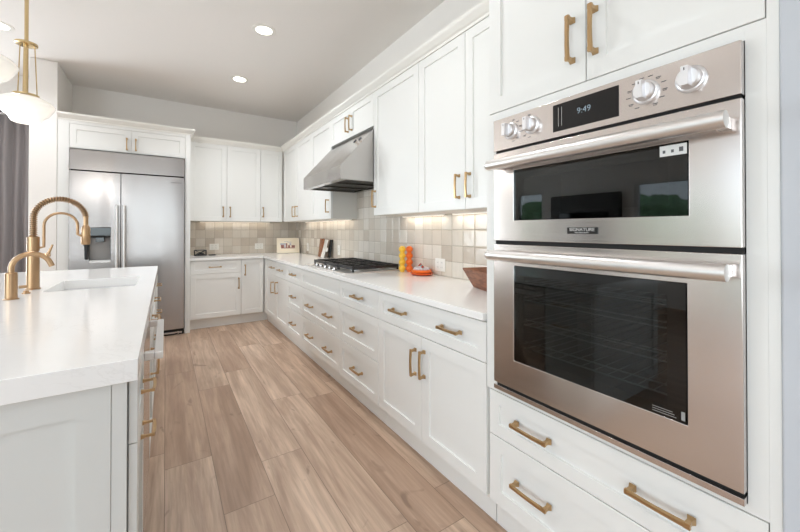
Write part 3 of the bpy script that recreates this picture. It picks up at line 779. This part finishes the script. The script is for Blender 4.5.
# helix around path
segs = []; acc = [0]
for p, q in zip(path, path[1:]): acc.append(acc[-1]+(q-p).length)
tot = acc[-1]; pitch = .0125; N = int(tot/pitch*10); hp = []
perp = Vector((-dirx.y, dirx.x, 0))
for i in range(N+1):
    s = tot*i/N; j = max(k for k in range(len(acc)) if acc[k] <= s+1e-9); j = min(j, len(path)-2)
    f = (s-acc[j])/(acc[j+1]-acc[j]); p = path[j].lerp(path[j+1], f); d = (path[j+1]-path[j]).normalized(); n2 = perp.cross(d).normalized()
    an = 2*PI*s/pitch; hp.append(p+(perp*math.cos(an)+n2*math.sin(an))*.0145)
MB().tube(hp, .0040, 6).build('spring', M['bronzebrass'], fc, smooth=True)
end = path[-1]
hd_ = MB().lathe([(.012, end.z+.005), (.013, end.z-.05), (.018, end.z-.055), (.0225, end.z-.07), (.0235, end.z-.165), (.019, end.z-.172)], (end.x, end.y, 0), 24).build('spray_head', M['bronzebrass'], fc, smooth=True)
MB().lathe([(.0165, end.z-.1725), (.0125, end.z-.19), (.0105, end.z-.262), (.008, end.z-.268)], (end.x+.004, end.y, 0), 20).build('spray_nozzle', M['rubber'], hd_, smooth=True)
# support arm
q = Vector((fx, fy, 0)); r2 = .076; base = q+dirx*.045
ap = [q+dirx*.02+Vector((0, 0, fz+.245)), base+Vector((0, 0, fz+.25)), base+Vector((0, 0, fz+.30)), base+Vector((0, 0, 1.288))]
for k in range(1, 17):
    a = PI-k/16*PI; ap.append(base+Vector((0, 0, 1.288))+dirx*(r2+r2*math.cos(a))+Vector((0, 0, r2*math.sin(a))))
ap.append(ap[-1]+Vector((0, 0, -.055)))
ap.append(ap[-1]+dirx*.02+Vector((0, 0, -.012)))
ap.append(Vector((end.x-.0, end.y, ap[-1].z)))
MB().tube(ap, .0075, 12).build('support_arm', M['bronzebrass'], fc, smooth=True)
b = MB().tube([q+dirx*.025+Vector((0, 0, fz+.20)), q+dirx*.075+Vector((0, 0, fz+.20))], .011, 14)
b.tube([q+dirx*.062+Vector((0, 0, fz+.20)), q+dirx*.085+Vector((0, -.01, fz+.262))], [.009, .005], 12)
b.build('lever', M['bronzebrass'], fc, smooth=True)
f2 = thing('water_tap', (-.655, 2.60, .908), 'small brushed brass filtered-water tap with curved spout, nearer than the main faucet', 'tap')
fx, fy = -.655, 2.60
MB().lathe([(.030, fz), (.030, fz+.003), (.0235, fz+.006), (.0235, fz+.132), (.019, fz+.136)], (fx, fy, 0), 26).build('body', M['bronzebrass'], f2, smooth=True)
R = .073; p = [Vector((fx, fy, z)) for z in (fz+.130, fz+.142, fz+.155)]
for k in range(1, 20):
    a = PI-k/19*PI*.9; p.append(Vector((fx, fy, fz+.155))+dirx*(R+R*math.cos(a))+Vector((0, 0, R*math.sin(a))))
p.append(p[-1]+(p[-1]-p[-2]).normalized()*.02)
MB().tube(p, .0125, 14).build('spout', M['bronzebrass'], f2, smooth=True)
MB().tube([(fx+.02, fy+.03, fz+.055), (fx+.045, fy+.045, fz+.055)], .008, 10).build('lever', M['bronzebrass'], f2, smooth=True)
ab = thing('air_switch', (-.645, 2.79, .908), 'small brass sink button between the two taps', 'button')
MB().lathe([(.018, fz), (.018, fz+.006), (.012, fz+.007), (.012, fz+.015), (.010, fz+.017)], (-.645, 2.79, 0), 20).build('button', M['bronzebrass'], ab, smooth=True)

# ------------------------------------------------------------------ pendants
def pendant(y, label, x=-.793):
    t = thing('pendant_lamp', (x, y, 1.985), label, 'pendant lamp', 'opal glass pendants above the island')
    MB().lathe([(.012, 1.983), (.058, 1.985), (.070, 1.990), (.078, 2.003), (.086, 2.022), (.112, 2.042), (.140, 2.088), (.147, 2.102), (.146, 2.114), (.128, 2.134), (.095, 2.152), (.060, 2.162), (.012, 2.1635)], (x, y, 0), 56).build('shade', M['opal'], t, smooth=True)
    MB().lathe([(.060, 2.1625), (.066, 2.165), (.066, 2.176), (.05, 2.181), (.02, 2.186)], (x, y, 0), 32).build('cap', M['palebrass'], t, smooth=True)
    for q in range(3):
        a = 2*PI*q/3+.5; MB().tube([(x+.055*math.cos(a), y+.055*math.sin(a), 2.178), (x+.042*math.cos(a), y+.042*math.sin(a), 2.515)], .0032, 8).build('stay_rod', M['palebrass'], t, smooth=True)
    MB().lathe([(.05, 2.510), (.057, 2.513), (.057, 2.525), (.02, 2.530)], (x, y, 0), 28).build('collar', M['palebrass'], t, smooth=True)
    MB().tube([(x, y, 2.18), (x, y, 3.0)], .0105, 14).build('rod', M['palebrass'], t, smooth=True)
    MB().lathe([(.02, 2.995), (.06, 3.0), (.062, 3.006), (.062, ZC-.0005)], (x, y, 0), 28).build('canopy', M['palebrass'], t, smooth=True)
    d = bpy.data.lights.new('bulb', 'POINT'); d.energy = 1.5; d.color = (1, .95, .9); d.shadow_soft_size = .1
    o = bpy.data.objects.new('bulb', d); COL.objects.link(o); o.parent = t; o.location = (0, 0, -.11)
pendant(3.40, 'opal glass pendant lamp on a brass stem, the fully visible one')
pendant(2.64, 'opal glass pendant lamp cut off by the left edge of the photo')

# ------------------------------------------------------------------ recessed ceiling lights
def can(x, y, label, P=9):
    t = thing('ceiling_light', (x, y, ZC), label, 'ceiling light', 'recessed ceiling lights')
    MB().lathe([(.098, ZC-.0008), (.098, ZC-.004), (.078, ZC-.008), (.067, ZC-.006)], (x, y, 0), 36, close=False).build('trim_ring', M['trim'], t, smooth=True)
    MB().lathe([(.0665, ZC-.0008), (.0665, ZC-.0055), (.01, ZC-.0058)], (x, y, 0), 36).build('diffuser', M['lamp'], t)
    d = bpy.data.lights.new('downlight', 'SPOT'); d.energy = P; d.color = (.94, .965, 1); d.spot_size = math.radians(138); d.spot_blend = .8; d.shadow_soft_size = .07
    o = bpy.data.objects.new('downlight', d); COL.objects.link(o); o.parent = t; o.location = (0, 0, -.02)
can(.718, 3.277, 'round recessed ceiling light above the cooktop side of the aisle, nearer one', 36)
can(.715, 4.50, 'round recessed ceiling light farther back, near the back wall', 38)
can(-1.21, 4.45, 'round recessed ceiling light at the left edge of the photo by the pendant stem', 32)
can(.71, 1.6, 'round recessed ceiling light added out of the frame to brighten the aisle by the ovens', 22)  # this and the next two downlights are unseen, added for extra room light
can(-1.2, 1.2, 'round recessed ceiling light added out of the frame to brighten the near end of the island', 22)
can(-.4, -1.2, 'round recessed ceiling light added unseen behind the camera to brighten the room', 22)

# ------------------------------------------------------------------ curtain
def curtain(x0, x1, label):
    b = MB(); n = int((x1-x0)*160); rows = 14; prev = None
    for j in range(rows+1):
        z = .02+(2.53-.02)*j/rows; ring = []
        for i in range(n+1):
            u = i/n; x = x0+(x1-x0)*u
            amp = .035*(1-.35*j/rows)
            y = 5.66+amp*math.sin(u*(x1-x0)*72+.5*math.sin(j*.3))+.012*math.sin(u*31+j*.15)
            ring.append(b.bm.verts.new((x+.004*math.sin(j*.8+u*20), y, z)))
        if prev:
            for i in range(n): b.bm.faces.new((prev[i], prev[i+1], ring[i+1], ring[i]))
        prev = ring
    return tag(b.build('curtain', M['curtain'], smooth=True, solid=.004), label, 'curtain')
curtain(-2.15, -1.22, 'pleated grey curtain hanging beside the white wall stub')
rd = MB().tube([(-3.8, 5.66, 2.565), (-1.19, 5.66, 2.565)], .012, 12).build('curtain_rod', M['iron'], smooth=True)
tag(rd, 'thin dark curtain rod above the grey curtain', 'curtain rod')

# ------------------------------------------------------------------ cooktop
ct = thing('cooktop', (1.43, 3.06, .908), 'built-in steel gas cooktop with black cast-iron grates under the hood', 'cooktop')
cx0, cx1, cy0, cy1 = 1.172, 1.715, 2.60, 3.53; cz = .9085
MB().poly_prism([(cx0+.01, cy0), (cx1, cy0), (cx1, cy1), (cx0+.01, cy1), (cx0, cy1-.01), (cx0, cy0+.01)], 'Z', cz, cz+.008).build('tray', M['bar'], ct, bevel=.002)
for i in range(5):
    yy = 3.30-i*.105
    k = MB().lathe([(.021, cz+.0085), (.021, cz+.012), (.0165, cz+.015), (.015, cz+.029), (.012, cz+.031)], (1.218, yy, 0), 24).build('knob', M['hood'], ct, smooth=True)
spots = [(1.37, 2.765, .04), (1.59, 2.765, .035), (1.48, 3.065, .055), (1.37, 3.365, .04), (1.59, 3.365, .035)]
for (bx, by, br) in spots:
    q = MB().lathe([(br+.012, cz+.0085), (br+.010, cz+.018), (br, cz+.022)], (bx, by, 0), 28).build('burner', M['knob'], ct, smooth=True)
    MB().lathe([(br, cz+.0222), (br, cz+.028), (br*.8, cz+.031)], (bx, by, 0), 28).build('burner_cap', M['iron'], q, smooth=True)
gz0, gz1 = cz+.034, cz+.054
for i in range(3):
    a0 = cy0+.018+i*.2995; a1 = a0+.293; gx0, gx1 = 1.262, 1.705
    b = MB()
    b.box(gx0, gx1, a0, a0+.012, gz0-.006, gz1); b.box(gx0, gx1, a1-.012, a1, gz0-.006, gz1)
    b.box(gx0, gx0+.012, a0+.0121, a1-.0121, gz0-.006, gz1); b.box(gx1-.012, gx1, a0+.0121, a1-.0121, gz0-.006, gz1)
    for k in range(1, 4):
        xx = gx0+(gx1-gx0)*k/4; b.box(xx-.004, xx+.004, a0+.0121, a1-.0121, gz0, gz1+.002)
    for k in range(1, 3):
        yy = a0+(a1-a0)*k/3; b.box(gx0+.0121, gx1-.0121, yy-.004, yy+.004, gz0, gz1+.001)
    for (px, py) in ((gx0, a0), (gx1-.014, a0), (gx0, a1-.014), (gx1-.014, a1-.014)): b.box(px, px+.014, py, py+.014, cz+.0085, gz0)
    b.build('grate', M['iron'], ct, bevel=.0015, segs=1)

# ------------------------------------------------------------------ things on the worktop
CZ = .9085
# bubble candle pair
def bubbles(x, y, m, label):
    b = MB()
    for k in range(4): b.sphere((x, y, CZ+.0285+k*.0535), .0297, (1, 1, .96), 24)
    b.lathe([(.019, CZ), (.019, CZ+.19)], (x, y, 0), 20)
    return tag(b.build('bubble_candle', M[m], smooth=True), label, 'candle')
bubbles(1.670, 2.508, 'yellow', 'yellow candle of four stacked balls, left of the orange one')
bubbles(1.7195, 2.474, 'orange', 'orange candle of four stacked balls, right of the yellow one')
# glazed dish with flower-like lid
gd = thing('butter_dish', (1.68, 2.245, CZ), 'round orange ceramic dish with a pale fruit-patterned lid beside the candles', 'dish')
b = MB().lathe([(.055, CZ), (.085, CZ+.004), (.098, CZ+.014), (.099, CZ+.020), (.090, CZ+.018), (.05, CZ+.012)], (0, 0, 0), 40).xf(Matrix.Translation((1.678, 2.245, 0)) @ Matrix.Diagonal((.85, 1.0, 1, 1)))
b.build('plate', M['rim'], gd, smooth=True)
b = MB().lathe([(.072, CZ+.0185), (.080, CZ+.028), (.074, CZ+.040), (.06, CZ+.043)], (1.678, 2.245, 0), 36); b.build('lid_rim', M['orange'], gd, smooth=True)
b = MB()
for k in range(11):
    a = 2*PI*k/11; b.sphere((1.678+.05*math.cos(a), 2.245+.052*math.sin(a), CZ+.047), .0155, (1, 1, .9), 12)
b.sphere((1.678, 2.245, CZ+.048), .045, (1, 1, .5), 16)
b.build('petals', M['petal'], gd, smooth=True)
b = MB(); b.sphere((1.678, 2.26, CZ+.078), .011); b.sphere((1.660, 2.21, CZ+.068), .010); b.sphere((1.685, 2.285, CZ+.066), .009); b.build('berries', M['berry'], gd, smooth=True)
MB().sphere((1.665, 2.23, CZ+.075), .009, (1, 1.6, .8), 12).build('leaf', M['teal'], gd, smooth=True)
# dough bowl
bw = thing('dough_bowl', (1.60, 1.44, CZ), 'rectangular reddish-brown wooden dough bowl beside the oven tower', 'bowl')
def rr(a, b_, z): return [(-a, -b_, z), (a, -b_, z), (a, b_, z), (-a, b_, z)]
b = MB().loft([rr(.062, .140, 0), rr(.100, .226, .108), rr(.096, .220, .113), rr(.086, .208, .108), rr(.052, .128, .014)])
b.xf(Matrix.Translation((1.598, 1.44, CZ)) @ Matrix.Rotation(math.radians(-20), 4, 'Z'))
b.build('bowl', M['bowl'], bw, bevel=.003)
# cutting boards leaning at the wall
def leaned(name, x, y, w, h, th, lean, yaw, m, label, cat, extra=None):
    """board standing on the worktop leaning to +X; w along Y"""
    b = MB().box(-th/2, th/2, -w/2, w/2, 0, h)
    if extra: extra(b)
    mt = Matrix.Translation((x, y, CZ+.001)) @ Matrix.Rotation(yaw, 4, 'Z') @ Matrix.Rotation(lean, 4, 'Y')
    b.xf(mt); zmin = min(v.co.z for v in b.bm.verts)
    b.xf(Matrix.Translation((0, 0, CZ-zmin)))
    return tag(b.build(name, M[m], bevel=.002), label, cat)
leaned('cutting_board', 1.700, 4.50, .175, .240, .022, .12, -.15, 'board', 'brown wooden cutting board leaning against the tiles left of the cooktop', 'cutting board')
def hnd(b): b.box(-.008, .008, -.135, -.071, .098, .122); b.lathe([(.026, -.009), (.026, .009)], (0, -.15, .11), 20, 'X')
leaned('paddle_board', 1.665, 4.34, .14, .235, .016, .26, -.18, 'plastic', 'white paddle board with round side grip leaning before the dark one', 'serving board', hnd)
leaned('serving_board', 1.725, 4.265, .075, .23, .012, .15, 0, 'slate', 'thin dark slate board leaning behind the white paddle', 'serving board')
# illustrated card leaning in the corner
pc = thing('illustrated_card', (1.572, 5.52, CZ), 'cream board with a reddish village drawing leaning in the corner', 'picture')
cmat = Matrix.Translation((1.572, 5.52, CZ+.002)) @ Matrix.Rotation(math.radians(-14), 4, 'Z') @ Matrix.Rotation(math.radians(-15), 4, 'X')
MB().box(-.165, .165, -.006, .006, .001, .235).xf(cmat).build('board', M['cream'], pc)
MB().loft([[(.100, .007, .006), (.160, .007, .006), (.160, .09, .03), (.100, .09, .03)], [(.100, .007, .2), (.160, .007, .2), (.160, .012, .2), (.100, .012, .2)]]).xf(cmat).build('easel_back', mat('dark_olive_board', srgb(58, 50, 28), .7), pc)
dm = MB()
for (x0, x1, z0, z1) in ((-.10, .10, .070, .082), (-.105, -.06, .082, .125), (.05, .10, .085, .118), (-.03, -.012, .082, .15), (.0, .03, .082, .12)): dm.box(x0, x1, -.0068, -.006, z0, z1)
dm.xf(cmat).build('drawing', M['sketch'], pc)
dm = MB()
for (x0, x1, z0, z1) in ((-.115, -.03, .127, .15), (-.06, .0, .175, .181), (-.01, .05, .163, .172), (.02, .045, .12, .15), (-.055, -.035, .084, .12)): dm.box(x0, x1, -.0068, -.006, z0, z1)
dm.xf(cmat).build('drawing', M['sketch2'], pc)
# lattice candle holder and small dark coaster
lh = MB(); c = Vector((.40, 5.62, CZ)); w_, h_ = .07, .075
P8 = [c+Vector((sx*w_, sy*.05, z)) for z in (.004, h_) for sx, sy in ((-1, -1), (1, -1), (1, 1), (-1, 1))]
for i in range(4):
    j = (i+1) % 4
    for a, b_ in ((i, j), (i+4, j+4), (i, i+4), (i, j+4), (j, i+4)): lh.tube([P8[a], P8[b_]], .0045, 6)
lh.box(c.x-.04, c.x+.04, c.y-.03, c.y+.03, CZ, CZ+.035)
tag(lh.build('candle_holder', M['iron']), 'small black lattice holder on the worktop beside the refrigerator', 'candle holder')
tag(MB().box(.50, .585, 5.58, 5.64, CZ, CZ+.014).build('coaster', M['iron'], bevel=.003), 'small flat dark block beside the black lattice holder', 'coaster')

# wall outlets
def outlet(axis, u, z, w, h, label, n=1):
    t = thing('wall_outlet', (u, YW-.013, z) if axis == 'Y' else (XW-.013, u, z), label, 'outlet', 'white outlets on the tiled backsplash')
    P0 = YW-.0122 if axis == 'Y' else XW-.0122
    def bx(a0, a1, z0, z1, d0, d1):
        return MB().box(a0, a1, P0-d1, P0-d0, z0, z1) if axis == 'Y' else MB().box(P0-d1, P0-d0, a0, a1, z0, z1)
    bx(u-w/2, u+w/2, z-h/2, z+h/2, 0, .006).build('cover_plate', M['plastic'], t, bevel=.002)
    for i in range(n):
        uc = u+(i-(n-1)/2)*.046 if n > 1 else u
        f = bx(uc-.017, uc+.017, z-.034, z+.034, .006, .0085).build('receptacle', M['trim'], t, bevel=.001)
        for dz in (-.018, .018):
            for du in (-.006, .006): bx(uc+du-.001, uc+du+.001, z+dz-.004, z+dz+.004, .0085, .0089).build('slot', M['ink'], f)
outlet('Y', .585, 1.02, .12, .088, 'white double outlet on the back wall nearest the refrigerator', 2)
outlet('Y', 1.20, 1.015, .12, .085, 'white double outlet on the back wall beside the leaning card', 2)
outlet('X', 5.20, 1.01, .075, .118, 'white outlet on the right wall beside the inner corner')
outlet('X', 4.05, 1.015, .075, .118, 'white outlet on the right wall between the boards and the cooktop')
outlet('X', 2.13, .992, .115, .098, 'white double outlet on the tiles between the dish and the bowl', 2)
